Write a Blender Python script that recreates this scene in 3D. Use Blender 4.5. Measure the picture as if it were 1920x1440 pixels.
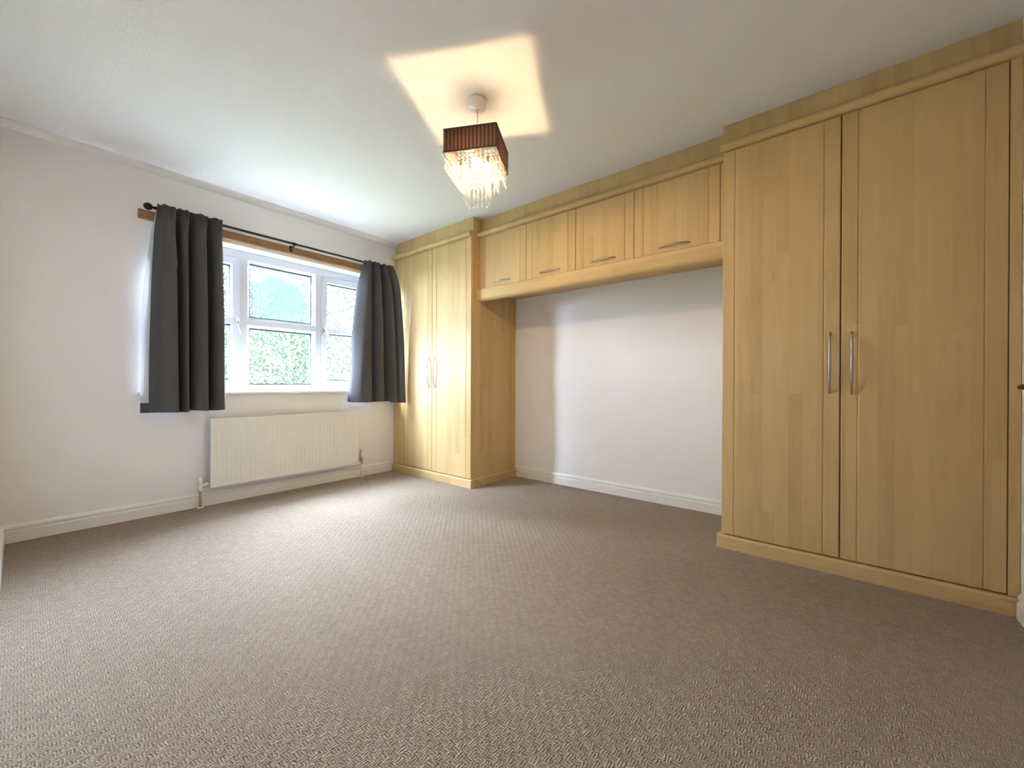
import bpy, math, random
import numpy as np
from mathutils import Vector, Matrix

random.seed(7)
for o in list(bpy.data.objects):
    bpy.data.objects.remove(o, do_unlink=True)
SC = bpy.context.scene
COL = SC.collection

# ------------------------------------------------------------------ camera
F_PX, YAW, PITCH, ROLL = 752.58, 0.6834, -0.0014, 0.0044
CAM = Vector((-3.1402, -3.6718, 0.9224))
fw = Vector((math.cos(YAW)*math.cos(PITCH), math.sin(YAW)*math.cos(PITCH), math.sin(PITCH)))
rt = Vector((math.sin(YAW), -math.cos(YAW), 0)); up = rt.cross(fw)
r2 = rt*math.cos(ROLL) + up*math.sin(ROLL); u2 = up*math.cos(ROLL) - rt*math.sin(ROLL)
cd = bpy.data.cameras.new('camera'); cam = bpy.data.objects.new('camera', cd); COL.objects.link(cam)
cam.matrix_world = Matrix(((r2.x, u2.x, -fw.x, CAM.x), (r2.y, u2.y, -fw.y, CAM.y), (r2.z, u2.z, -fw.z, CAM.z), (0, 0, 0, 1)))
cd.sensor_width = 36; cd.lens = F_PX/1920*36; cd.clip_start = 0.01; cd.clip_end = 200
SC.camera = cam
SC.cycles.caustics_reflective = False

# ------------------------------------------------------------------ sky, exposure
SKY_COL, SKY = (0.79, 0.91, 1.15), 20.0
BULB_COL, BULB = (1.0, 0.68, 0.36), 132.0
w = bpy.data.worlds.new('overcast_sky'); SC.world = w; w.use_nodes = True
bg = w.node_tree.nodes['Background']
bg.inputs[0].default_value = (*SKY_COL, 1); bg.inputs[1].default_value = SKY
vs = SC.view_settings
vs.view_transform = 'Standard'; vs.look = 'None'; vs.exposure = 3.44; vs.gamma = 1.0; vs.use_curve_mapping = False
# sampling guide in the window opening (a portal gives off no light of its own)
pl = bpy.data.lights.new('window_portal', 'AREA'); pl.shape = 'RECTANGLE'; pl.size = 1.77; pl.size_y = 1.15
pl.cycles.is_portal = True
po = bpy.data.objects.new('window_portal', pl); COL.objects.link(po)
po.location = (-1.668, 0.225, 1.425); po.rotation_euler = (-math.pi/2, 0, 0)

# ------------------------------------------------------------------ helpers
class MB:
    def __init__(s): s.v = []; s.f = []; s.sm = []
    def add(s, vs, fs, smooth=False):
        b = len(s.v); s.v += [tuple(p) for p in vs]; s.f += [tuple(b+i for i in f) for f in fs]; s.sm += [smooth]*len(fs); return s
    def box(s, x0, x1, y0, y1, z0, z1, c=0.0):
        x0, x1 = sorted((x0, x1)); y0, y1 = sorted((y0, y1)); z0, z1 = sorted((z0, z1))
        if c <= 0:
            return s.add([(x0,y0,z0),(x1,y0,z0),(x1,y1,z0),(x0,y1,z0),(x0,y0,z1),(x1,y0,z1),(x1,y1,z1),(x0,y1,z1)],
                         [(0,3,2,1),(4,5,6,7),(0,1,5,4),(1,2,6,5),(2,3,7,6),(3,0,4,7)])
        # chamfered box: hull of three crossing slabs
        vs = []; ix = {}
        for a, (sx, X) in enumerate(((1, x0), (-1, x1))):
            for b, (sy, Y) in enumerate(((1, y0), (-1, y1))):
                for d, (sz, Z) in enumerate(((1, z0), (-1, z1))):
                    for k in range(3):
                        p = [X+sx*c, Y+sy*c, Z+sz*c]; p[k] = (X, Y, Z)[k]
                        ix[a, b, d, k] = len(vs); vs.append(p)
        g = lambda a, b, d, k: ix[a, b, d, k]
        fs = []
        for a in (0, 1):
            q = [g(a,0,0,0), g(a,1,0,0), g(a,1,1,0), g(a,0,1,0)]; fs.append(q[::-1] if a == 0 else q)
            q = [g(0,a,0,1), g(1,a,0,1), g(1,a,1,1), g(0,a,1,1)]; fs.append(q if a == 0 else q[::-1])
            q = [g(0,0,a,2), g(1,0,a,2), g(1,1,a,2), g(0,1,a,2)]; fs.append(q[::-1] if a == 0 else q)
        for p in (0, 1):
            for r in (0, 1):
                fs.append((g(p,r,0,0), g(p,r,1,0), g(p,r,1,1), g(p,r,0,1)))
                fs.append((g(p,0,r,0), g(p,1,r,0), g(p,1,r,2), g(p,0,r,2)))
                fs.append((g(0,p,r,1), g(1,p,r,1), g(1,p,r,2), g(0,p,r,2)))
                for d in (0, 1): fs.append((g(p,r,d,0), g(p,r,d,1), g(p,r,d,2)))
        return s.add(vs, fs)
    def prism(s, prof, fn, a, b, smooth=False, caps=True):
        n = len(prof)
        vs = [fn(p, q, a) for p, q in prof] + [fn(p, q, b) for p, q in prof]
        fs = [(i, (i+1) % n, n+(i+1) % n, n+i) for i in range(n)]
        s.add(vs, fs, smooth)
        if caps:
            b0 = len(s.v)-2*n
            s.f += [tuple(b0+i for i in range(n))[::-1], tuple(b0+n+i for i in range(n))]; s.sm += [False, False]
        return s
    def tube(s, pts, rad, n=10, caps=True, flat=1.0, upv=None):
        pts = [Vector(p) for p in pts]; rads = rad if hasattr(rad, '__len__') else [rad]*len(pts)
        rings = []; ref = Vector(upv) if upv else None
        for i, p in enumerate(pts):
            t = (pts[min(i+1, len(pts)-1)]-pts[max(i-1, 0)]).normalized()
            if ref is None: ref = Vector((0, 0, 1)) if abs(t.z) < .9 else Vector((1, 0, 0))
            a = t.cross(ref).normalized(); b = a.cross(t).normalized()
            if not upv: ref = b
            rings.append([p + (a*math.cos(k*2*math.pi/n) + b*flat*math.sin(k*2*math.pi/n))*rads[i] for k in range(n)])
        vs = [v for r in rings for v in r]
        fs = [(i*n+k, i*n+(k+1) % n, (i+1)*n+(k+1) % n, (i+1)*n+k) for i in range(len(pts)-1) for k in range(n)]
        if caps: fs += [tuple(range(n))[::-1], tuple((len(pts)-1)*n+k for k in range(n))]
        return s.add(vs, fs, True)
    def lathe(s, prof, c=(0, 0, 0), n=20, axis='z'):
        vs = []; m = len(prof)
        for r, h in prof:
            for k in range(n):
                a = 2*math.pi*k/n; p = (r*math.cos(a), r*math.sin(a), h)
                if axis == 'y': p = (p[0], p[2], p[1])
                if axis == 'x': p = (p[2], p[0], p[1])
                vs.append((c[0]+p[0], c[1]+p[1], c[2]+p[2]))
        fs = [(i*n+k, i*n+(k+1) % n, (i+1)*n+(k+1) % n, (i+1)*n+k) for i in range(m-1) for k in range(n)]
        fs += [tuple(range(n))[::-1], tuple((m-1)*n+k for k in range(n))]
        return s.add(vs, fs, True)
    def grid(s, P, smooth=True):
        r = len(P); c = len(P[0])
        return s.add([p for row in P for p in row], [(i*c+j, i*c+j+1, (i+1)*c+j+1, (i+1)*c+j) for i in range(r-1) for j in range(c-1)], smooth)
    def mesh(s, name, mat):
        me = bpy.data.meshes.new(name); me.from_pydata(s.v, [], s.f)
        me.polygons.foreach_set('use_smooth', s.sm)
        import bmesh
        bm = bmesh.new(); bm.from_mesh(me)
        if len(bm.faces) < 20000: bmesh.ops.recalc_face_normals(bm, faces=bm.faces)
        bm.to_mesh(me); bm.free()
        if any(s.sm) and not all(s.sm):
            pass
        if mat: me.materials.append(mat)
        me.update(); return me
    def build(s, name, mat, parent=None, **k):
        return link(name, s.mesh(name, mat), parent, **k)
def link(name, me, parent=None, loc=None, label=None, cat=None, group=None, kind=None):
    o = bpy.data.objects.new(name, me); COL.objects.link(o)
    if parent: o.parent = parent
    if loc: o.location = loc
    tag(o, label, cat, group, kind); return o
def tag(o, label=None, cat=None, group=None, kind=None):
    if label: o['label'] = label
    if cat: o['category'] = cat
    if group: o['group'] = group
    if kind: o['kind'] = kind
    return o
def thing(name, loc=(0, 0, 0), rz=0, **k):
    o = link(name, None, None, loc, **k); o.rotation_euler = (0, 0, rz); return o
def smooth_curve(P, n=8):
    out = []
    P = [Vector(p) for p in P]
    for i in range(len(P)-1):
        a, b, c, d = P[max(i-1, 0)], P[i], P[i+1], P[min(i+2, len(P)-1)]
        for k in range(n):
            t = k/n
            out.append(.5*((2*b)+(c-a)*t+(2*a-5*b+4*c-d)*t*t+(3*b-a-3*c+d)*t**3))
    out.append(P[-1]); return out

# ------------------------------------------------------------------ materials
class NT:
    def __init__(s, name):
        s.m = bpy.data.materials.new(name); s.m.use_nodes = True; s.t = s.m.node_tree; s.n = s.t.nodes; s.l = s.t.links
        s.b = s.n['Principled BSDF']; s.out = s.n['Material Output']
    def node(s, ty, ins=None, **at):
        n = s.n.new(ty)
        for k, v in at.items(): setattr(n, k, v)
        for k, v in (ins or {}).items(): s.put(n.inputs[k], v)
        return n
    def put(s, sock, v):
        if isinstance(v, bpy.types.NodeSocket): s.l.new(v, sock)
        elif isinstance(v, bpy.types.Node): s.l.new(v.outputs[0], sock)
        else: sock.default_value = v
    def math(s, op, a, b=None, c=None):
        n = s.n.new('ShaderNodeMath'); n.operation = op
        for i, v in enumerate((a, b, c)):
            if v is not None: s.put(n.inputs[i], v)
        return n.outputs[0]
    def mix(s, f, a, b, mode='MIX'):
        n = s.n.new('ShaderNodeMix'); n.data_type = 'RGBA'; n.blend_type = mode
        s.put(n.inputs[0], f); s.put(n.inputs[6], a); s.put(n.inputs[7], b); return n.outputs[2]
    def noise(s, vec, scale, detail=3, rough=.5):
        n = s.node('ShaderNodeTexNoise', {'Scale': scale, 'Detail': detail, 'Roughness': rough})
        if vec is not None: s.put(n.inputs['Vector'], vec)
        return n.outputs['Fac']
    def coord(s): return s.node('ShaderNodeTexCoord').outputs['Object']
    def xyz(s, v):
        n = s.node('ShaderNodeSeparateXYZ', {0: v}); return n.outputs
    def vec(s, x, y, z):
        return s.node('ShaderNodeCombineXYZ', {0: x, 1: y, 2: z}).outputs[0]
    def ramp(s, f, stops):
        n = s.n.new('ShaderNodeValToRGB'); s.put(n.inputs[0], f); e = n.color_ramp.elements
        while len(e) > 1: e.remove(e[-1])
        e[0].position = stops[0][0]; e[0].color = (*stops[0][1], 1)
        for p, c in stops[1:]:
            q = e.new(p); q.color = (*c, 1)
        return n.outputs[0]
    def bump(s, h, strength, dist):
        return s.node('ShaderNodeBump', {'Height': h, 'Strength': strength, 'Distance': dist}).outputs[0]
    def set(s, **k):
        for a, v in k.items(): s.put(s.b.inputs[a.replace('_', ' ')], v)
        return s
def rgb(*c): return (*c, 1)
def flat(name, col, rough=.5, metal=0.0, var=.04, scale=30, bump=0.0, **k):
    t = NT(name); co = t.coord(); n = t.noise(co, scale)
    c = t.mix(t.math('MULTIPLY', n, 1.0), rgb(*[x*(1-var) for x in col]), rgb(*[min(1, x*(1+var)) for x in col]))
    t.set(Base_Color=c, Roughness=rough, Metallic=metal)
    if bump: t.set(Normal=t.bump(n, 1.0, bump))
    t.set(**k)
    return t.m

def wood(name, vertical=True, tone=(.60, .425, .200), rough=.52):
    t = NT(name); co = t.coord(); X, Y, Z = t.xyz(co)[:3]
    rnd = t.node('ShaderNodeObjectInfo').outputs['Random']
    lat = t.math('ADD', X, Y) if vertical else t.math('ADD', Z, X)
    lon = Z if vertical else Y
    lat = t.math('ADD', lat, t.math('MULTIPLY', rnd, 3.7))
    wob = t.noise(t.vec(lat, lon, 0.0), 1.3, 1)
    cell = t.math('FLOOR', t.math('DIVIDE', lat, .058))
    wn = t.node('ShaderNodeTexWhiteNoise', {'W': cell}, noise_dimensions='1D').outputs['Value']
    row = t.math('FLOOR', t.math('ADD', t.math('DIVIDE', lon, 1.7), t.math('MULTIPLY', wn, 7.3)))
    tone_n = t.node('ShaderNodeTexWhiteNoise', {'Vector': t.vec(cell, row, 3.0)}, noise_dimensions='3D').outputs['Value']
    shift = t.math('MULTIPLY', tone_n, 40.0)
    fine = t.noise(t.vec(t.math('MULTIPLY', lat, 170.0), t.math('MULTIPLY', lon, 5.0), shift), 1.0, 4, .6)
    fig = t.noise(t.vec(t.math('MULTIPLY', lat, 26.0), t.math('ADD', t.math('MULTIPLY', lon, 2.6), wob), shift), 1.0, 3, .55)
    fl = t.node('ShaderNodeTexVoronoi', {'Vector': t.vec(t.math('MULTIPLY', lat, 13.0), t.math('MULTIPLY', lon, 3.4), shift), 'Scale': 1.0}).outputs['Distance']
    knot = t.math('SMOOTH_MIN', t.math('MULTIPLY', fl, 6.0), 1.0, .3)
    v = t.math('ADD', t.math('MULTIPLY', tone_n, .38), t.math('ADD', t.math('MULTIPLY', fine, .26), t.math('MULTIPLY', fig, .66)))
    v = t.math('SUBTRACT', v, .16)
    T = np.array(tone)
    c = t.ramp(v, [(0.0, tuple(T*np.array((.80, .76, .70)))), (.45, tuple(T)), (1.0, tuple(T*np.array((1.16, 1.19, 1.26))))])
    c = t.mix(t.math('MULTIPLY', t.math('SUBTRACT', 1.0, knot), .5), c, rgb(*(T*np.array((.78, .72, .64)))))
    t.set(Base_Color=c, Roughness=rough, Normal=t.bump(fine, .15, .0006))
    t.b.inputs['Specular IOR Level'].default_value = .3
    return t.m

def oak(name):
    t = NT(name); co = t.coord(); X, Y, Z = t.xyz(co)[:3]
    v = t.vec(t.math('MULTIPLY', X, 5.0), Y, t.math('MULTIPLY', Z, 55.0))
    a = t.noise(v, 1.0, 5, .65); b = t.noise(t.vec(t.math('MULTIPLY', X, 22.0), Y, t.math('MULTIPLY', Z, 190.0)), 1.0, 3)
    k = t.math('ADD', t.math('MULTIPLY', a, .7), t.math('MULTIPLY', b, .35))
    c = t.ramp(k, [(.28, (.10, .045, .018)), (.48, (.27, .140, .062)), (.72, (.42, .25, .125))])
    t.set(Base_Color=c, Roughness=.5, Normal=t.bump(k, .3, .001)); return t.m

def carpet(name):
    t = NT(name); co = t.coord()
    d = t.node('ShaderNodeTexNoise', {'Vector': co, 'Scale': 75.0, 'Detail': 3.0}).outputs['Color']
    dv = t.node('ShaderNodeVectorMath', {0: d, 1: (.5, .5, .5)}, operation='SUBTRACT').outputs[0]
    dv = t.node('ShaderNodeVectorMath', {0: dv, 'Scale': .014}, operation='SCALE').outputs[0]
    p = t.node('ShaderNodeVectorMath', {0: co, 1: dv}, operation='ADD').outputs[0]
    X, Y, Z = t.xyz(p)[:3]
    B = .021
    cx = t.math('FLOOR', t.math('DIVIDE', X, B)); cy = t.math('FLOOR', t.math('DIVIDE', Y, B))
    par = t.math('FLOORED_MODULO', t.math('ADD', cx, cy), 2.0)
    rx = t.math('ABSOLUTE', t.math('SINE', t.math('MULTIPLY', X, math.pi/.0070)))
    ry = t.math('ABSOLUTE', t.math('SINE', t.math('MULTIPLY', Y, math.pi/.0070)))
    h = t.math('ADD', t.math('MULTIPLY', rx, par), t.math('MULTIPLY', ry, t.math('SUBTRACT', 1.0, par)))
    h = t.math('POWER', h, .55)
    blk = t.node('ShaderNodeTexWhiteNoise', {'Vector': t.vec(cx, cy, 0.0)}, noise_dimensions='3D').outputs['Value']
    loop = t.noise(co, 210.0, 3, .7)
    h = t.math('MULTIPLY', h, t.math('ADD', .55, t.math('MULTIPLY', blk, .45)))
    h2 = t.math('ADD', h, t.math('MULTIPLY', loop, .7))
    fl = t.noise(co, 120.0, 3, .9)
    c = t.mix(fl, rgb(.36, .272, .190), rgb(.92, .74, .555))
    c = t.mix(t.math('MULTIPLY', t.math('SUBTRACT', 1.0, h), .75), c, rgb(.20, .145, .105))  # shade in the grooves between loops, put into the colour
    big = t.noise(co, 1.1, 2)
    c = t.mix(t.math('MULTIPLY', big, .18), c, rgb(.52, .405, .30))
    t.set(Base_Color=c, Roughness=.95, Normal=t.bump(h2, 1.0, .014))
    t.b.inputs['Specular IOR Level'].default_value = .1
    t.b.inputs['Sheen Weight'].default_value = .25; t.b.inputs['Sheen Roughness'].default_value = .5
    return t.m

def plaster(name, col, scale, dist, rough=.85):
    t = NT(name); co = t.coord()
    n = t.noise(co, scale, 4, .6); b = t.noise(co, 1.7, 2)
    c = t.mix(b, rgb(*[x*.975 for x in col]), rgb(*col))
    t.set(Base_Color=c, Roughness=rough, Normal=t.bump(n, .6, dist)); t.b.inputs['Specular IOR Level'].default_value = .25
    return t.m

def fabric(name, col, var=.18, trans=0.0):
    t = NT(name); co = t.coord(); X, Y, Z = t.xyz(co)[:3]
    n1 = t.noise(t.vec(t.math('MULTIPLY', X, 900.0), t.math('MULTIPLY', Y, 900.0), t.math('MULTIPLY', Z, 60.0)), 1.0, 2)
    n2 = t.noise(t.vec(t.math('MULTIPLY', X, 60.0), t.math('MULTIPLY', Y, 60.0), t.math('MULTIPLY', Z, 900.0)), 1.0, 2)
    n = t.math('MULTIPLY', t.math('ADD', n1, n2), .5)
    c = t.mix(n, rgb(*[x*(1-var) for x in col]), rgb(*[x*(1+var) for x in col]))
    t.set(Base_Color=c, Roughness=.9, Normal=t.bump(n, .4, .001)); t.b.inputs['Specular IOR Level'].default_value = .15
    t.b.inputs['Sheen Weight'].default_value = .08
    if trans:
        tr = t.node('ShaderNodeBsdfTranslucent', {0: rgb(*col)})
        mx = t.node('ShaderNodeMixShader', {0: trans, 1: t.b.outputs[0], 2: tr.outputs[0]}); t.l.new(mx.outputs[0], t.out.inputs[0])
    return t.m

def glass_pane(name, mist=False):
    t = NT(name)
    tr = t.node('ShaderNodeBsdfTransparent', {0: rgb(.96, .985, .975)})
    gl = t.node('ShaderNodeBsdfGlossy', {0: rgb(1, 1, 1), 'Roughness': .02})
    fr = t.math('ADD', .04, t.math('MULTIPLY', t.math('POWER', t.node('ShaderNodeLayerWeight', {0: .5}).outputs['Facing'], 5.0), .9))
    mx = t.node('ShaderNodeMixShader', {0: t.math('MULTIPLY', fr, 1.0), 1: tr.outputs[0], 2: gl.outputs[0]})
    last = mx.outputs[0]
    if mist:   # condensation inside a failed sealed unit: an arched cloudy patch
        co = t.coord(); X, Y, Z = t.xyz(co)[:3]
        ex = t.math('DIVIDE', t.math('SUBTRACT', X, -1.69), .25); ez = t.math('DIVIDE', t.math('SUBTRACT', Z, 1.60), .26)
        rr = t.math('ADD', t.math('POWER', t.math('ABSOLUTE', ex), 2.4), t.math('POWER', t.math('ABSOLUTE', ez), 2.4))
        n = t.noise(t.vec(t.math('MULTIPLY', X, 9.0), Y, t.math('MULTIPLY', Z, 4.0)), 1.0, 4)
        m = t.math('SUBTRACT', t.math('ADD', 1.35, t.math('MULTIPLY', t.math('SUBTRACT', n, .5), .8)), rr)
        m = t.node('ShaderNodeClamp', {0: t.math('MULTIPLY', m, 1.6), 'Min': 0.0, 'Max': 1.0}).outputs[0]
        tl = t.node('ShaderNodeBsdfTranslucent', {0: rgb(.028, .039, .033)})
        mm = t.node('ShaderNodeMixShader', {0: t.math('MULTIPLY', m, .72), 1: last, 2: tl.outputs[0]}); last = mm.outputs[0]
    t.l.new(last, t.out.inputs[0]); return t.m

def leaf_mat(name, a, b):
    t = NT(name); co = t.coord()
    n = t.noise(co, 1.6, 3); g = t.noise(co, 23.0, 1)
    c = t.mix(t.math('ADD', t.math('MULTIPLY', n, .6), t.math('MULTIPLY', g, .4)), rgb(*a), rgb(*b))
    df = t.node('ShaderNodeBsdfDiffuse', {0: c}); tl = t.node('ShaderNodeBsdfTranslucent', {0: c})
    mx = t.node('ShaderNodeMixShader', {0: .4, 1: df.outputs[0], 2: tl.outputs[0]}); t.l.new(mx.outputs[0], t.out.inputs[0])
    return t.m

def emitter(name, col, strength):
    t = NT(name); e = t.node('ShaderNodeEmission', {0: rgb(*col), 1: strength}); t.l.new(e.outputs[0], t.out.inputs[0]); return t.m

def bead_mat(name):
    t = NT(name)
    lw0 = t.node('ShaderNodeLayerWeight', {0: .4}).outputs['Facing']
    tr = t.node('ShaderNodeBsdfTransparent', {0: t.mix(t.math('POWER', lw0, 1.5), rgb(.97, .97, .97), rgb(.42, .40, .37))})
    tl = t.node('ShaderNodeBsdfTranslucent', {0: rgb(.95, .95, .93)})
    gl = t.node('ShaderNodeBsdfGlossy', {0: rgb(1, 1, 1), 'Roughness': .08})
    df = t.node('ShaderNodeBsdfDiffuse', {0: rgb(.85, .85, .85)})
    lw = t.node('ShaderNodeLayerWeight', {0: .35}).outputs['Facing']
    a = t.node('ShaderNodeMixShader', {0: .5, 1: tl.outputs[0], 2: df.outputs[0]})
    b = t.node('ShaderNodeMixShader', {0: t.math('ADD', .008, t.math('MULTIPLY', lw, .055)), 1: tr.outputs[0], 2: a.outputs[0]})
    c = t.node('ShaderNodeMixShader', {0: t.math('ADD', .03, t.math('MULTIPLY', lw, .10)), 1: b.outputs[0], 2: gl.outputs[0]})
    t.l.new(c.outputs[0], t.out.inputs[0]); return t.m

def organza(name):
    t = NT(name); co = t.coord(); X, Y, Z = t.xyz(co)[:3]
    s = t.math('ADD', X, Y)
    st = t.math('ABSOLUTE', t.math('SINE', t.math('MULTIPLY', s, math.pi/.0195)))
    th = t.noise(t.vec(t.math('MULTIPLY', s, 900.0), 0.0, 0.0), 1.0, 2)
    c = t.mix(t.math('MULTIPLY', th, .8), rgb(.030, .012, .007), rgb(.085, .042, .026))
    c = t.mix(t.math('MULTIPLY', t.math('POWER', st, 2.0), .7), c, rgb(.24, .18, .16))  # window light on the pleats, painted in as paler stripes
    df = t.node('ShaderNodeBsdfDiffuse', {0: c}); tl = t.node('ShaderNodeBsdfTranslucent', {0: t.mix(1.0, c, rgb(.11, .085, .07), 'MULTIPLY')})
    gl = t.node('ShaderNodeBsdfGlossy', {0: rgb(.6, .5, .45), 'Roughness': .35})
    tp = t.node('ShaderNodeBsdfTransparent', {0: rgb(.55, .34, .2)})
    a = t.node('ShaderNodeMixShader', {0: .45, 1: df.outputs[0], 2: tl.outputs[0]})
    b = t.node('ShaderNodeMixShader', {0: .05, 1: a.outputs[0], 2: gl.outputs[0]})
    d = t.node('ShaderNodeMixShader', {0: t.math('MULTIPLY', t.math('POWER', st, 3.0), .012), 1: b.outputs[0], 2: tp.outputs[0]})
    t.l.new(d.outputs[0], t.out.inputs[0]); return t.m

M = dict(
    wall=plaster('white_wall_paint', (.86, .85, .845), 160, .0006), ceil=plaster('stippled_ceiling_paint', (.87, .865, .855), 95, .006),
    carpet=carpet('beige_loop_carpet'), gloss=flat('white_gloss_paint', (.82, .81, .79), .28, var=.01),
    wv=wood('maple_vertical', True), wh=wood('maple_horizontal', False), dark=flat('shadow_gap_board', (.16, .10, .05), .8),
    upvc=flat('white_plastic_frame', (.64, .67, .74), .25, var=.01), spacer=flat('dark_spacer_bar', (.035, .045, .075), .5),
    glass=glass_pane('clear_glass'), mist=glass_pane('misted_glass', True),
    nickel=flat('brushed_nickel', (.42, .40, .37), .32, 1.0, .06, 300), chrome=flat('chrome', (.55, .54, .52), .15, 1.0, .03),
    black=flat('black_metal', (.012, .012, .014), .35, .6, .1), oak=oak('oak_board'),
    curtain=fabric('charcoal_cloth', (.085, .085, .088)), lining=fabric('white_lining', (.62, .63, .66), .03, .25),
    rad=flat('radiator_enamel', (.80, .79, .74), .3, var=.01), copper=flat('copper_pipe', (.50, .33, .17), .35, .7, .1),
    plastic=flat('white_plastic', (.80, .79, .76), .35, var=.01), organza=organza('brown_organza'), rim=flat('brown_braid', (.035, .014, .009), .6),
    bead=bead_mat('clear_bead'), wire=flat('steel_wire', (.5, .48, .45), .3, 1.0), bulb=emitter('lit_bulb', BULB_COL, BULB),
    bark=flat('pale_bark', (.028, .026, .024), .9, var=.5, scale=9, bump=.02), lawn=flat('lawn', (.060, .075, .045), .95, var=.3, scale=4),
    leaf1=leaf_mat('leaf_green', (.0065, .0115, .0075), (.022, .0265, .0175)), leaf2=leaf_mat('leaf_yellowgreen', (.0085, .0130, .0075), (.024, .0275, .0175)),
    brick=flat('outer_render', (.45, .40, .34), .9))

# ------------------------------------------------------------------ room shell
XL, YN, H = -3.209, -4.240, 2.4
WX0, WX1, WZ0, WZ1, WT = -2.553, -0.783, 0.850, 2.000, 0.215      # window opening, wall thickness
floor = MB().box(XL-.1, .1, YN-.1, .005, -.12, 0).build('floor', M['carpet'], kind='structure', label='beige patterned loop pile carpet over the whole floor')
MB().box(XL-.1, .1, YN-.1, .3, H, H+.12).build('ceiling', M['ceil'], kind='structure', label='white stippled ceiling')
m = MB()
m.box(XL-.1, WX0, 0, WT, -.1, H+.1); m.box(WX1, .1, 0, WT, -.1, H+.1); m.box(WX0, WX1, 0, WT, -.1, WZ0-.02); m.box(WX0, WX1, 0, WT, WZ1, H+.1)
m.build('wall_back', M['wall'], kind='structure', label='white painted wall with the window')
MB().box(0, .1, YN-.1, .0, -.1, H+.1).build('wall_right', M['wall'], kind='structure', label='white painted wall behind the fitted wardrobes')
MB().box(XL-.1, XL, YN-.1, .0, -.1, H+.1).build('wall_left', M['wall'], kind='structure', label='white painted side wall')
DX0, DX1, DH = -1.60, -0.835, 1.98
m = MB(); m.box(XL, DX0, YN-.1, YN, -.1, H+.1); m.box(DX1, 0, YN-.1, YN, -.1, H+.1); m.box(DX0, DX1, YN-.1, YN, DH, H+.1); m.box(DX0-.01, DX1+.01, YN-.1, YN-.05, -.1, DH+.01)  # last box: unseen backing added behind the door to stop sky light leaking in
m.build('wall_front', M['wall'], kind='structure', label='white painted wall with the door')

def skirt_prof():   # (out, height): flat board, small step, rounded top
    return [(0, 0), (.018, 0), (.018, .060), (.0165, .0645), (.0115, .067), (.0115, .0735), (.0150, .077), (.0155, .084), (.0125, .093), (.007, .099), (0, .101)]
MB().prism(skirt_prof(), lambda p, q, s: (s, -p, q), XL, -.651).build('baseboard_back', M['gloss'], kind='structure')
MB().prism(skirt_prof(), lambda p, q, s: (-p, s, q), -1.186, -3.134).build('baseboard_right', M['gloss'], kind='structure')
MB().prism(skirt_prof(), lambda p, q, s: (XL+p, s, q), YN, -.018).build('baseboard_left', M['gloss'], kind='structure')
m = MB(); m.prism(skirt_prof(), lambda p, q, s: (s, YN+p, q), -.64, DX1+.062); m.prism(skirt_prof(), lambda p, q, s: (s, YN+p, q), XL+.018, DX0-.062)
m.build('baseboard_front', M['gloss'], kind='structure')
MB().prism([(0, H-.040), (.006, H-.040), (.040, H-.005), (.040, H), (0, H)], lambda p, q, s: (s, -p, q), XL, -.600).build('trim_1', M['ceil'], kind='structure', label='small white coving between wall and ceiling')

# door in the front wall
d1 = thing('door_1', (0, 0, 0), kind='structure', label='white door with a black lever handle')
MB().box(DX0+.004, DX1-.004, YN-.045, YN-.005, .004, DH-.004, .003).build('door_leaf', M['gloss'], d1)
m = MB(); m.box(DX1, DX1+.06, YN, YN+.014, 0, DH+.06, .003); m.box(DX0-.06, DX0, YN, YN+.014, 0, DH+.06, .003); m.box(DX0, DX1, YN, YN+.014, DH, DH+.06, .003)
m.build('architrave', M['gloss'], d1)
hd = MB(); hx = -.893
hd.box(hx-.02, hx+.02, YN-.004, YN+.006, .80, .98, .002)
hd.tube([(hx, YN+.002, .917), (hx, YN+.045, .917), (hx, YN+.066, .917)], [.010, .008, .009], 10)
hd.tube(smooth_curve([(hx+.008, YN+.064, .917), (hx-.05, YN+.062, .919), (hx-.09, YN+.058, .917), (hx-.115, YN+.045, .905)], 5), [.010]*6+[.008]*10, 10)
hd.build('door_handle', M['black'], d1)

# ------------------------------------------------------------------ window
win = thing('window_1', (0, 0, 0), kind='structure', label='white plastic casement window with six panes')
FY0, FY1 = .130, .200
m = MB()
xi0, xi1, zi0, zi1 = WX0+.052, WX1-.052, .885, 1.935
m.box(WX0, xi0, FY0, FY1, WZ0, WZ1, .003); m.box(xi1, WX1, FY0, FY1, WZ0, WZ1, .003)
m.box(xi0-.003, xi1+.003, FY0, FY1, zi1, WZ1, .003); m.box(xi0-.003, xi1+.003, FY0, FY1, WZ0, zi0, .003)
ML, MR = (-2.002, -1.944), (-1.392, -1.334)
for a, b in (ML, MR): m.box(a, b, FY0, FY1, zi0-.003, zi1+.003, .003)
m.box(ML[1]-.003, MR[0]+.003, FY0, FY1, 1.395, 1.447, .003)
m.build('frame', M['upvc'], win)
def rim(x0, x1, z0, z1, wd, ya, yb, slope=True):
    mb = MB(); o = [(x0, z0), (x1, z0), (x1, z1), (x0, z1)]; i = [(x0+wd, z0+wd), (x1-wd, z0+wd), (x1-wd, z1-wd), (x0+wd, z1-wd)]
    vs = [(p, ya, q) for p, q in o] + [(p, ya+(.010 if slope else 0), q) for p, q in i] + [(p, yb, q) for p, q in i] + [(p, yb, q) for p, q in o]
    fs = []
    for k in range(4):
        n = (k+1) % 4
        fs += [(k, n, 4+n, 4+k), (4+k, 4+n, 8+n, 8+k), (8+k, 8+n, 12+n, 12+k), (12+k, 12+n, n, k)]
    return mb.add(vs, fs)
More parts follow.
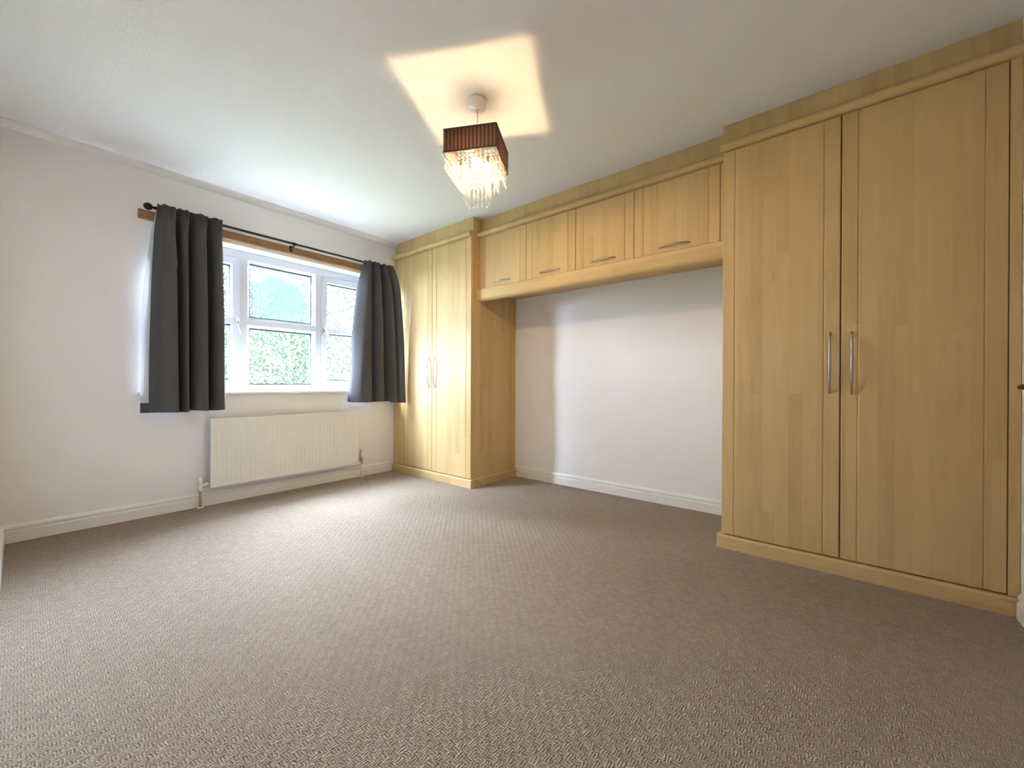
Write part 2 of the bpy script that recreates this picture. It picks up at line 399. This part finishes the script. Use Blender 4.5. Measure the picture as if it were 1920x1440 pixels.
def pane(parent, x0, x1, z0, z1, mat='glass'):
    p = MB().box(x0, x1, .168, .170, z0, z1).build('pane', M[mat], parent)
    rim(x0-.002, x1+.002, z0-.002, z1+.002, .017, .172, .186, False).build('spacer_bar', M['spacer'], parent)
    return p
for z0, z1, mt in ((.885, 1.395, 'glass'), (1.447, 1.935, 'mist')):
    rim(ML[1], MR[0], z0, z1, .016, FY0+.006, .190).build('glazing_bead', M['upvc'], win)
    pane(win, ML[1]+.014, MR[0]-.014, z0+.014, z1-.014, mt)
for (x0, x1, hx, dr) in ((xi0+.002, ML[0]-.002, ML[0]-.020, -1), (MR[1]+.002, xi1-.002, MR[1]+.020, 1)):
    cs = rim(x0, x1, .889, 1.931, .052, FY0-.012, .190).box(x0+.05, x1-.05, FY0-.006, .190, 1.396, 1.446, .003).build('casement', M['upvc'], win)
    for z0, z1 in ((.939, 1.398), (1.444, 1.881)):
        pane(cs, x0+.050, x1-.050, z0, z1)
    h = MB(); y = FY0-.012
    h.box(hx-.010, hx+.010, y-.012, y+.002, 1.385, 1.455, .003)
    tip = -.012*dr if dr < 0 else .055
    h.tube(smooth_curve([(hx, y-.010, 1.440), (hx, y-.030, 1.425), (hx+tip*.5, y-.036, 1.37), (hx+tip, y-.030, 1.315)], 5), [.008]*5+[.007]*6+[.005]*5, 8)
    h.build('window_handle', M['chrome'], cs)
# window board with rounded nose and side horns
MB().prism([(.13, .826), (-.026, .826), (-.031, .831), (-.031, .845), (-.026, .850), (.13, .852)], lambda p, q, s: (s, p, q), WX0-.076, WX1+.070).build('window_sill', M['gloss'], win)

# ------------------------------------------------------------------ fitted wardrobes
def handle_mesh(L, out=.032, r=.0055):
    pts = []; rd = []
    for k in range(17):
        t = k/16; pts.append((-out*(1-abs(2*t-1)**2.2)-.001, 0, (t-.5)*L)); rd.append(r*(1.15-.35*abs(2*t-1)) if 0 < k < 16 else r*.8)
    return MB().tube(pts, rd, 10, flat=.8).mesh('handle', M['nickel'])
HM_LONG = handle_mesh(.300); 
pts = handle_mesh(.190, .028, .005)
HM_SHORT = pts
def door(parent, yl, yr, z0, z1, xf, hy, hz, horiz=False):
    # moulded door: yl > yr (left to right), face at xf, thickness .020, vertical V grooves near both edges
    T = .020; W = yl-yr; g = .062; c = .0035; gw = .0045; gd = .0032
    prof = [(0, 0), (0, T-c), (.001, T-.0015), (c, T)]
    for q in (g, W-g): prof += [(q-gw, T), (q-.0008, T-gd), (q+.0008, T-gd), (q+gw, T)]
    prof += [(W-c, T), (W-.001, T-.0015), (W, T-c), (W, 0)]
    d = MB().prism(prof, lambda t, dd, z: (xf+T-dd, yl-t, z), z0, z1).build('door', M['wv'], parent)
    h = link('handle', HM_SHORT if horiz else HM_LONG, d, (xf-.001, hy, hz), label='brushed nickel bow handle')
    if horiz: h.rotation_euler = (math.pi/2, 0, 0)
    return d
def cornice_prof(xf, z):  # bullnose moulding, front 35 mm proud of the doors
    pr = [(xf+.06, z), (xf-.018, z), (xf-.027, z+.004), (xf-.033, z+.012), (xf-.035, z+.022), (xf-.032, z+.032), (xf-.024, z+.041), (xf-.012, z+.047), (xf+.06, z+.050)]
    return pr
ZC = {'A': 2.221, 'B': 2.226, 'C': 2.240}
# wardrobe by the window
A = thing('wardrobe', (0, 0, 0), label='narrower two-door maple wardrobe in the corner beside the window', cat='wardrobe')
XA, YA = -.625, -1.158
MB().box(XA+.022, -.002, -.002, YA+.019, .01, H-.002).build('carcass', M['wv'], A)
MB().box(XA+.021, -.002, YA, YA+.0185, 0, H-.001, .001).build('side_panel', M['wv'], A)
MB().box(XA+.003, XA+.021, -.002, -.122, .072, ZC['A']+.002, .002).build('filler_panel', M['wv'], A)
MB().box(XA+.028, XA+.06, -.001, YA-.0005, ZC['A']+.03, H-.001).build('frieze', M['wv'], A)
def plinth(parent, x, ya, yb, left, right, zt=.071, p=.022):
    mb = MB()
    prof = [(0, 0), (-p, 0), (-p, zt-.008), (-p+.006, zt), (.02, zt), (.02, 0)]
    mb.prism(prof, lambda a, q, s: (x+a, s, q), ya, yb)
    o = mb.build('plinth', M['wh'], parent)
    return o
plinth(A, XA, -.002, YA-.022, 0, 1)
MB().prism([(0, 0), (-.022, 0), (-.022, .063), (-.016, .071), (0, .071)], lambda a, q, s: (s, YA+a, q), XA+.021, -.003).build('plinth_return', M['wh'], A)
door(A, -.125, -.6245, .078, ZC['A']-.004, XA, -.592, 1.026)
door(A, -.6285, -1.156, .078, ZC['A']-.004, XA, -.677, 1.026)
MB().prism(cornice_prof(XA, ZC['A']), lambda p, q, s: (p, s, q), -.0005, YA-.001).build('cornice', M['wh'], A)

# tall wardrobe by the door
C = thing('wardrobe', (0, 0, 0), label='wider two-door maple wardrobe next to the black door handle', cat='wardrobe')
XC, YC0, YC1 = -.611, -3.156, -4.2385
MB().box(XC+.023, -.002, YC0-.019, YC1+.002, .01, H-.002).build('carcass', M['wv'], C)
MB().box(XC+.021, -.002, YC0, YC0-.0185, 0, H-.001, .001).build('side_panel', M['wv'], C)
MB().box(XC+.003, XC+.021, -4.206, YC1, .072, ZC['C']+.002, .001).build('filler_panel', M['wv'], C)
MB().box(XC+.018, XC+.055, YC0+.0005, YC1, ZC['C']+.03, H-.001).build('frieze', M['wv'], C)
plinth(C, XC, YC0+.020, YC1, 1, 0)
MB().prism([(0, 0), (.020, 0), (.020, .063), (.014, .071), (0, .071)], lambda a, q, s: (s, YC0+a, q), XC+.021, -.003).build('plinth_return', M['wh'], C)
door(C, YC0, -3.6745, .078, ZC['C']-.004, XC, -3.636, 1.030)
door(C, -3.6800, -4.203, .078, ZC['C']-.004, XC, -3.719, 1.030)
MB().prism(cornice_prof(XC, ZC['C']), lambda p, q, s: (p, s, q), YC0+.012, YC1).build('cornice', M['wh'], C)

# bridging cabinets
XB, ZB = -.533, 1.765
YB0, YBM, YB1 = YA-.0015, -2.151, YC0+.0015
for (ya, yb, ds, lb) in ((YB0, YBM+.0005, ((-1.176, -1.6915, -1.434), (-1.6945, -2.149, -1.921)), 'pair of maple overhead cabinet doors next to the window-side wardrobe'),
                         (YBM-.0005, YB1, ((-2.1535, -2.5985, -2.376), (-2.6015, -3.125, -2.862)), 'pair of maple overhead cabinet doors next to the wider wardrobe')):
    u = thing('overhead_cabinet', (0, 0, 0), label=lb.replace('pair of maple overhead cabinet doors', 'two-door maple overhead cabinet'), cat='cabinet', group='overhead cabinets bridging the wardrobes')
    MB().box(XB+.022, -.002, ya, yb, ZB-.003, ZC['B']+.03).build('carcass', M['wv'], u)
    ye = (ya, ds[0][0]+.002) if ya == YB0 else (ds[1][1]-.002, yb)
    MB().box(XB+.003, XB+.022, ye[0], ye[1], ZB, ZC['B']).build('filler_panel', M['wv'], u)
    for a, b, hy in ds: door(u, a, b, ZB+.003, ZC['B']-.004, XB, hy, 1.801, True)
bc = thing('cornice_moulding', (0, 0, 0), label='long maple cornice with frieze board above the overhead cabinets', cat='moulding')
MB().prism(cornice_prof(XB, ZC['B']), lambda p, q, s: (p, s, q), YB0, YB1).build('cornice', M['wh'], bc)
MB().box(XB+.028, XB+.058, YB0, YB1, ZC['B']+.0485, H-.001).build('frieze', M['wv'], bc)
arc = [(XB-.024+.030*(1-math.cos(a)), 1.690-.034*math.sin(a)) for a in [k*math.pi/2/6 for k in range(7)]]
MB().prism([(XB-.018, ZB-.0035), (XB-.024, ZB-.009)] + arc + [(XB+.030, 1.656), (XB+.030, ZB-.0035)], lambda p, q, s: (p, s, q), YB0, YB1).build(
    'pelmet', M['wh'], label='maple pelmet rail with curved lower edge under the overhead cabinets', cat='pelmet')

# ------------------------------------------------------------------ oak batten, pole, curtains
MB().box(-2.637, -.705, -.019, -.0005, 2.026, 2.090, .003).build('batten', M['oak'], label='narrow oak board fixed to the wall above the window', cat='board')
PY, PZ = -.090, 2.095
pole = thing('curtain_pole', (-1.67, PY, PZ), label='thin black curtain pole with ball finials on the oak board', cat='curtain pole')
lp = lambda mb, n, mt='black': mb.build(n, M[mt], pole)
lp(MB().tube([(-.895, 0, 0), (.03, 0, 0)], .0100, 12).tube([(.0, 0, 0), (.885, 0, 0)], .0085, 12), 'rod')
for sx, x in ((-1, -.895), (1, .885)):
    pr = [(.0001, -.058), (.012, -.055), (.021, -.046), (.025, -.035), (.022, -.022), (.013, -.013), (.0075, -.009), (.0075, -.005), (.011, -.002), (.011, .010)]
    MB().lathe([(r, h if sx < 0 else -h) for r, h in pr], (x, 0, 0), 18, 'x').build('finial', M['black'], pole)
for x in (-.855, .0, .835):
    b = MB(); b.box(x-.012, x+.012, .071-.004, .071, -.05, .0, .002)
    b.tube(smooth_curve([(x, .068, -.028), (x, .040, -.026), (x, .012, -.018), (x, -.004, -.012)], 4), .006, 8)
    b.lathe([(.013, -.012), (.013, .012)], (x, 0, 0), 14, 'x')
    lp(b, 'bracket')
def ring_mesh():
    mb = MB(); n, k = 18, 6
    P = [[((.0022*math.cos(b*2*math.pi/k)), (.0135+.0022*math.sin(b*2*math.pi/k))*math.cos(a*2*math.pi/n), (.0135+.0022*math.sin(b*2*math.pi/k))*math.sin(a*2*math.pi/n)-.005) for b in range(k+1)] for a in range(n+1)]
    mb.grid(P); mb.tube([(0, 0, -.018), (0, -.006, -.03), (0, -.012, -.026)], .0015, 6); return mb.mesh('curtain_ring', M['chrome'])
RM = ring_mesh()
for x in (-.80, -.74, -.69, -.63, -.57, .70, .755, .80):
    link('curtain_ring', RM, pole, (x, 0, 0))

def curtain(name, top, bot, ztop, zbot, label, zfun=None, hem=.075):
    tc = smooth_curve(top, 12); bc_ = smooth_curve(bot, 12); n = len(tc)
    rows = []; zs = [0, .008, .02, .035, .055, .075, .095, .13, .18, .25, .35, .47, .6, .73, .85, .93, .965, 1.0]
    for s in zs:
        e = s**.85*.65 + .35*(1-(1-min(1, s*1.6))**2)
        row = []
        for j in range(n):
            ey = min(1, s/.16)**.7; q = tc[j].lerp(bc_[j], min(1, e)); q.y = tc[j].y + (bc_[j].y-tc[j].y)*(ey*.75+e*.25); t = j/(n-1)
            z = ztop + (zbot-ztop)*s
            if zfun: z += zfun(t)*s
            z += .004*math.sin(t*61)*(1-s)*(1 if s < .01 else 0)
            wob = .009*math.sin(j*1.26)*max(0, 1-s/.085) + .004*math.sin(t*23+s*9)*s
            row.append((q.x + .003*math.sin(j*1.7+1)*max(0, 1-s/.1), q.y - wob, z))
        rows.append(row)
    th = .0025
    cu = thing(name, (0, 0, 0), label=label, cat='curtain', group='charcoal curtains at the window')
    front = MB().grid(rows); back = [[(x, y+th, z) for x, y, z in r] for r in rows]
    front.grid(back)
    o = front.build('cloth', M['curtain'], cu)
    # pencil-pleat heading tape
    return cu, rows
Lb = [(-2.595, -.030), (-2.585, -.060), (-2.550, -.145), (-2.50, -.165), (-2.445, -.150), (-2.440, -.020), (-2.408, -.115), (-2.390, -.140), (-2.380, -.11), (-2.378, -.012), (-2.338, -.125), (-2.30, -.160), (-2.275, -.145), (-2.277, -.010), (-2.232, -.110), (-2.205, -.145), (-2.172, -.140), (-2.168, -.075)]
Lt = [(-2.552, -0.112), (-2.545, -0.112), (-2.525, -0.14), (-2.495, -0.144), (-2.47, -0.138), (-2.455, -0.112), (-2.435, -0.138), (-2.41, -0.142), (-2.392, -0.136), (-2.375, -0.112), (-2.35, -0.136), (-2.322, -0.142), (-2.295, -0.136), (-2.275, -0.112), (-2.25, -0.136), (-2.222, -0.142), (-2.2, -0.134), (-2.19, -0.112)]
cl, rows = curtain('curtain', [(x, y, 0) for x, y in Lt], [(x, y, 0) for x, y in Lb], 2.118, .712, 'charcoal curtain with white lining showing, away from the wardrobe', lambda t: .004*math.sin(t*14)+.006*t)
lin = []
for s in [k/10 for k in range(11)]:
    z = 2.085 + (.715-2.085)*s; e = min(1, s*2.2)**.7; xl = -2.553 + (-2.617+2.553)*e - .012*s
    lin.append([(xl+ (xr_-0)*(.16), -.058+.012*math.sin(xr_*3+s*2), z) for xr_ in (0, .1, .2, .35, .55, .8, 1)])
MB().grid(lin).build('lining', M['lining'], cl, label='white curtain lining')
MB().grid([[(x, y-.003, zz) for x, y, z in r[:5]] for r, zz in ((lin[-1], .780), (lin[-1], .7125))]).build('hem', M['curtain'], cl)
Rb = [(-1.165, -.045), (-1.150, -.090), (-1.08, -.150), (-1.00, -.155), (-.955, -.120), (-.955, -.020), (-.925, -.130), (-.900, -.180), (-.855, -.185), (-.850, -.120), (-.845, -.040), (-.790, -.150), (-.765, -.215), (-.730, -.225), (-.745, -.110), (-.718, -.215), (-.695, -.265), (-.662, -.268), (-.648, -.215)]
Rt = [(-1.03, -0.112), (-1.02, -0.112), (-1.0, -0.136), (-0.985, -0.14), (-0.97, -0.132), (-0.955, -0.112), (-0.938, -0.134), (-0.92, -0.142), (-0.9, -0.14), (-0.885, -0.132), (-0.868, -0.112), (-0.85, -0.138), (-0.832, -0.144), (-0.815, -0.138), (-0.8, -0.112), (-0.785, -0.14), (-0.765, -0.148), (-0.745, -0.144), (-0.73, -0.112)]
cr, rows = curtain('curtain', [(x, y, 0) for x, y in Rt], [(x, y, 0) for x, y in Rb], 2.108, .727, 'charcoal curtain hanging next to the corner wardrobe', lambda t: .015*(1-t)-.006*math.sin(t*9))
MB().lathe([(.0001, -.010), (.006, -.007), (.0075, 0), (.006, .007), (.0001, .010)], (-.712, -.160, 1.975), 10).tube([(-.722, -.140, 2.08), (-.714, -.158, 2.03), (-.712, -.160, 1.98)], .0018, 6).build('gathering_cord', M['curtain'], cr)

# ------------------------------------------------------------------ radiator
R = thing('radiator', (0, 0, 0), label='long white fluted panel radiator below the window', cat='radiator')
RX0, RX1, RZ0, RZ1, RY = -2.245, -1.070, .140, .650, -.080
nfl = 35; px = []; 
xs = []; 
pitch = (RX1-RX0-.05)/nfl
for k in range(nfl*6+1):
    xs.append((RX0+.025+k*pitch/6, .5-.5*math.cos(2*math.pi*k/6)))
xs = [(RX0, 0)] + xs + [(RX1, 0)]
zr = [(RZ0, 0), (RZ0+.030, 0), (RZ0+.042, .6), (RZ0+.055, 1), (RZ1-.055, 1), (RZ1-.042, .6), (RZ1-.030, 0), (RZ1, 0)]
fp = MB().grid([[(x, RY + .0085*a*d, z) for x, a in xs] for z, d in zr])
fp.box(RX0, RX1, RY+.0005, RY+.030, RZ1-.004, RZ1, .001).box(RX0, RX1, RY+.0005, RY+.012, RZ0, RZ0+.004, .001)
fp.box(RX0, RX0+.003, RY+.0005, RY+.030, RZ0, RZ1, .0005).box(RX1-.003, RX1, RY+.0005, RY+.030, RZ0, RZ1, .0005)
fp.build('panel', M['rad'], R)
MB().box(RX0+.01, RX1-.01, RY+.014, RY+.034, RZ0+.01, RZ1-.01, .004).build('back_plate', M['rad'], R)
for x in (RX0+.15, RX1-.15): MB().box(x-.015, x+.015, RY+.034, -.0005, RZ0+.06, RZ1-.06, .002).build('bracket', M['rad'], R)
VX, VY = -2.300, -.050
MB().lathe([(.0125, .118), (.0125, .150), (.0095, .152), (.0095, .176), (.0125, .178), (.0125, .205), (.010, .222), (.0005, .224)], (VX, VY, 0), 14).tube([(VX, VY, .163), (RX0+.004, VY, .170)], .0075, 10).lathe([(.012, -.008), (.012, .008)], (VX+.020, VY, .165), 8, 'x').lathe([(.016, -.004), (.016, .004)], (VX+.034, VY, .167), 8, 'x').build('lockshield_valve', M['plastic'], R)
MB().tube([(VX, VY, .002), (VX, VY, .120)], .0085, 12).build('pipe', M['copper'], R, label='copper pipe tail')
MB().lathe([(.020, 0), (.020, .004), (.012, .008)], (VX, VY, .0005), 16).build('pipe_collar', M['plastic'], R)
VX = -1.018
MB().lathe([(.011, .135), (.011, .150), (.009, .152), (.009, .172), (.012, .174), (.012, .194)], (VX, VY, 0), 14).tube([(RX1-.004, VY, .163), (VX, VY, .163)], .0075, 10).build('valve_body', M['chrome'], R)
MB().lathe([(.013, .194), (.0145, .200), (.0145, .240), (.0125, .262), (.009, .270), (.0005, .271)], (VX, VY, 0), 16).build('valve_cap', M['plastic'], R)
MB().tube([(VX, VY, .002), (VX, VY, .137)], .0100, 12).build('pipe', M['plastic'], R, label='white pipe tail')
MB().lathe([(.022, 0), (.022, .004), (.013, .008)], (VX, VY, .0005), 16).build('pipe_collar', M['plastic'], R)

# ------------------------------------------------------------------ pendant light
LC = (-1.632, -2.203)
L = thing('pendant_light', (LC[0], LC[1], H), math.radians(-62.4), label='square brown pleated pendant lamp with tiers of clear beads', cat='pendant light')
MB().lathe([(.046, -.0005), (.047, -.010), (.047, -.036), (.043, -.042), (.012, -.046), (.008, -.050)], n=32).build('ceiling_rose', M['plastic'], L)
MB().tube([(0, 0, -.048), (0, 0, -.235)], .0027, 8).build('cord', M['plastic'], L)
ST, SB, HS = -.218, -.335, .1365          # shade top, bottom, half side
def ring_path(hs, r, nps, nc=5):
    out = []
    for q in range(4):
        ca, sa = math.cos(q*math.pi/2), math.sin(q*math.pi/2)
        for k in range(nps+1):
            t = -1+2*k/nps; out.append(((hs*ca - t*(hs-r)*sa), (hs*sa + t*(hs-r)*ca), ca, sa, k))
        for k in range(1, nc):
            a = q*math.pi/2 + k/nc*math.pi/2; cxy = ((hs-r)*(ca-sa), (hs-r)*(sa+ca))
            out.append((cxy[0]+r*math.cos(a), cxy[1]+r*math.sin(a), math.cos(a), math.sin(a), -1))
    return out
P = ring_path(HS, .006, 84)
rows = []
for z in (ST+.001, ST-.01, (ST+SB)/2, SB+.01, SB+.001):
    rows.append([(x - nx*.0022*(.5-.5*math.cos(k*2*math.pi/6))*(0 if k < 0 else 1), y - ny*.0022*(.5-.5*math.cos(k*2*math.pi/6))*(0 if k < 0 else 1), z) for x, y, nx, ny, k in P + P[:1]])
sh = MB().grid(rows).build('lamp_shade', M['organza'], L)
def band(hs, r, z0, z1, th):
    a = ring_path(hs, r, 2); b = ring_path(hs-th, max(.001, r-th), 2); n = len(a)
    vs = [(p[0], p[1], z0) for p in a]+[(p[0], p[1], z1) for p in a]+[(p[0], p[1], z1) for p in b]+[(p[0], p[1], z0) for p in b]
    fs = []
    for i in range(n):
        j = (i+1) % n; fs += [(i, j, n+j, n+i), (n+i, n+j, 2*n+j, 2*n+i), (2*n+i, 2*n+j, 3*n+j, 3*n+i), (3*n+i, 3*n+j, j, i)]
    return MB().add(vs, fs)
for z in (ST, SB+.006): band(HS+.001, .007, z-.006, z, .003).build('shade_rim', M['rim'], sh)
wf = MB()
for hs in (.128, .094, .0575):
    wf.tube([(hs, -hs, SB), (hs, hs, SB), (-hs, hs, SB), (-hs, -hs, SB), (hs, -hs, SB)], .0013, 6)
for a in range(4):
    c, s = math.cos(a*math.pi/2), math.sin(a*math.pi/2)
    wf.tube([(.128*c, .128*s, SB), (.0575*c, .0575*s, SB)], .0013, 6); wf.tube([(.132*c, .132*s, ST-.003), (.016*c, .016*s, ST-.025)], .0013, 6)
wf.build('wire_frame', M['wire'], L)
MB().lathe([(.010, -.228), (.018, -.234), (.019, -.262), (.016, -.285)], n=16).build('lamp_holder', M['plastic'], L)
bl = MB().lathe([(.0303, -.3295), (.0305, -.336), (.028, -.350), (.019, -.362), (.0005, -.367)], n=20).build('bulb', M['bulb'], L)
MB().lathe([(.0125, -.284), (.014, -.292), (.021, -.304), (.0285, -.3215), (.0303, -.329)], n=20).build('bulb_base', M['plastic'], bl)
def strand_mesh(nb, name):
    mb = MB(); z = -.006; r = .0072
    mb.tube([(0, 0, 0), (0, 0, -.010-nb*.0195)], .0006, 4)
    for k in range(nb):
        c = z-r; mb.lathe([(.0004, c+r), (r*.72, c+r*.62), (r, c), (r*.72, c-r*.62), (.0004, c-r)], n=8); z -= .0195
    t = z-.001; mb.lathe([(.0004, t), (.0022, t-.004), (.0030, t-.014), (.0062, t-.027), (.0056, t-.034), (.0004, t-.039)], n=8)
    return mb.mesh(name, M['bead'])
for hs, n, nb in ((.126, 11, 2), (.094, 8, 4), (.0575, 5, 8)):
    sm = strand_mesh(nb, 'bead_strand')
    for q in range(4):
        ca, sa = math.cos(q*math.pi/2), math.sin(q*math.pi/2)
        for k in range(n):
            t = -1+2*k/n
            link('bead_strand', sm, L, (hs*ca - t*hs*sa, hs*sa + t*hs*ca, SB))

# ------------------------------------------------------------------ outside
GZ = -2.7
MB().box(-40, 40, .22, 70, GZ-.1, GZ).build('ground', M['lawn'], kind='structure', label='grass far below the window')
rng = np.random.default_rng(11)
def tree(x, y, zc, rx, rz, nl, leaf, ls):
    t = thing('tree', (x, y, GZ), label='pale green leafy tree standing outside beyond the window', cat='tree', group='trees outside the window')
    top = zc+rz*.8-GZ; tr = MB()
    lean = rng.uniform(-.25, .25, 2)
    trunk = smooth_curve([(0, 0, -.05), (lean[0]*.3, lean[1]*.3, top*.35), (lean[0], lean[1]*.7, top*.7), (lean[0]*1.5, lean[1], top)], 5)
    tr.tube(trunk, [.085*(1-.85*i/(len(trunk)-1)) for i in range(len(trunk))], 8)
    ends = []
    for k in range(46):
        f = rng.uniform(.38, .98); b = trunk[int(f*(len(trunk)-1))]
        a = rng.uniform(0, 2*math.pi); ln = rx*rng.uniform(.45, 1.0)*(1.15-.5*abs(f-.6))
        e = b + Vector((math.cos(a)*ln, math.sin(a)*ln, rng.uniform(.1, .75)*ln)); mid = b.lerp(e, .5) + Vector((0, 0, .10*ln))
        br = smooth_curve([b, mid, e], 4); tr.tube(br, [.020*(1-.8*i/(len(br)-1)) for i in range(len(br))], 5)
        ends += [br[i] for i in range(3, len(br))]
    tr.build('trunk', M['bark'], t)
    E = np.array([tuple(p) for p in ends]); ctr = E[rng.integers(0, len(E), nl)] + rng.normal(0, 1, (nl, 3))*np.array((rx*.17, rx*.17, rz*.13))
    k = nl*45//100; g = rng.normal(0, 1, (k, 3)); g *= (rng.uniform(0, 1, (k, 1))**.34)/np.linalg.norm(g, axis=1)[:, None]
    ctr[:k] = g*np.array((rx*1.35, rx*1.35, rz)) + np.array((0, 0, zc-GZ))
    a = rng.normal(0, 1, (nl, 3)); a /= np.linalg.norm(a, axis=1)[:, None]; b = np.cross(a, rng.normal(0, 1, (nl, 3))); b /= np.linalg.norm(b, axis=1)[:, None]
    s = ls*rng.uniform(.6, 1.3, (nl, 1))
    V = np.stack([ctr-a*s, ctr+b*s*.55, ctr+a*s, ctr-b*s*.55], 1).reshape(-1, 3)
    me = bpy.data.meshes.new('foliage'); me.from_pydata(V.tolist(), [], np.arange(nl*4).reshape(-1, 4).tolist()); me.materials.append(M[leaf])
    link('foliage', me, t, kind='stuff')
rows_ = [(x, 5.0, 1.5, 1.05, 2.4, 11500, .034) for x in (0.5, 3.5, 6.5)] + [(x, 8.5, 1.9, 1.35, 2.9, 13000, .044) for x in (0.3, 4.0, 7.7)] + [(x, 13.4, 2.4, 1.75, 3.9, 17000, .062) for x in (-1.6, 3.8, 9.2)]
rows_ += [(-2.9, 5.3, 2.6, 1.25, 3.7, 20000, .050), (-6.6, 5.6, 2.8, 1.35, 4.0, 20000, .055), (-4.2, 9.8, 3.0, 1.5, 4.2, 20000, .060)]  # taller trees added out of view, to shade the corner wardrobe and right wall
for i, (x, y, zc, rx, rz, nl, ls) in enumerate(rows_):
    tree(x, y, zc, rx, rz, nl, 'leaf%d' % (1 + (i*5//3) % 2), ls)
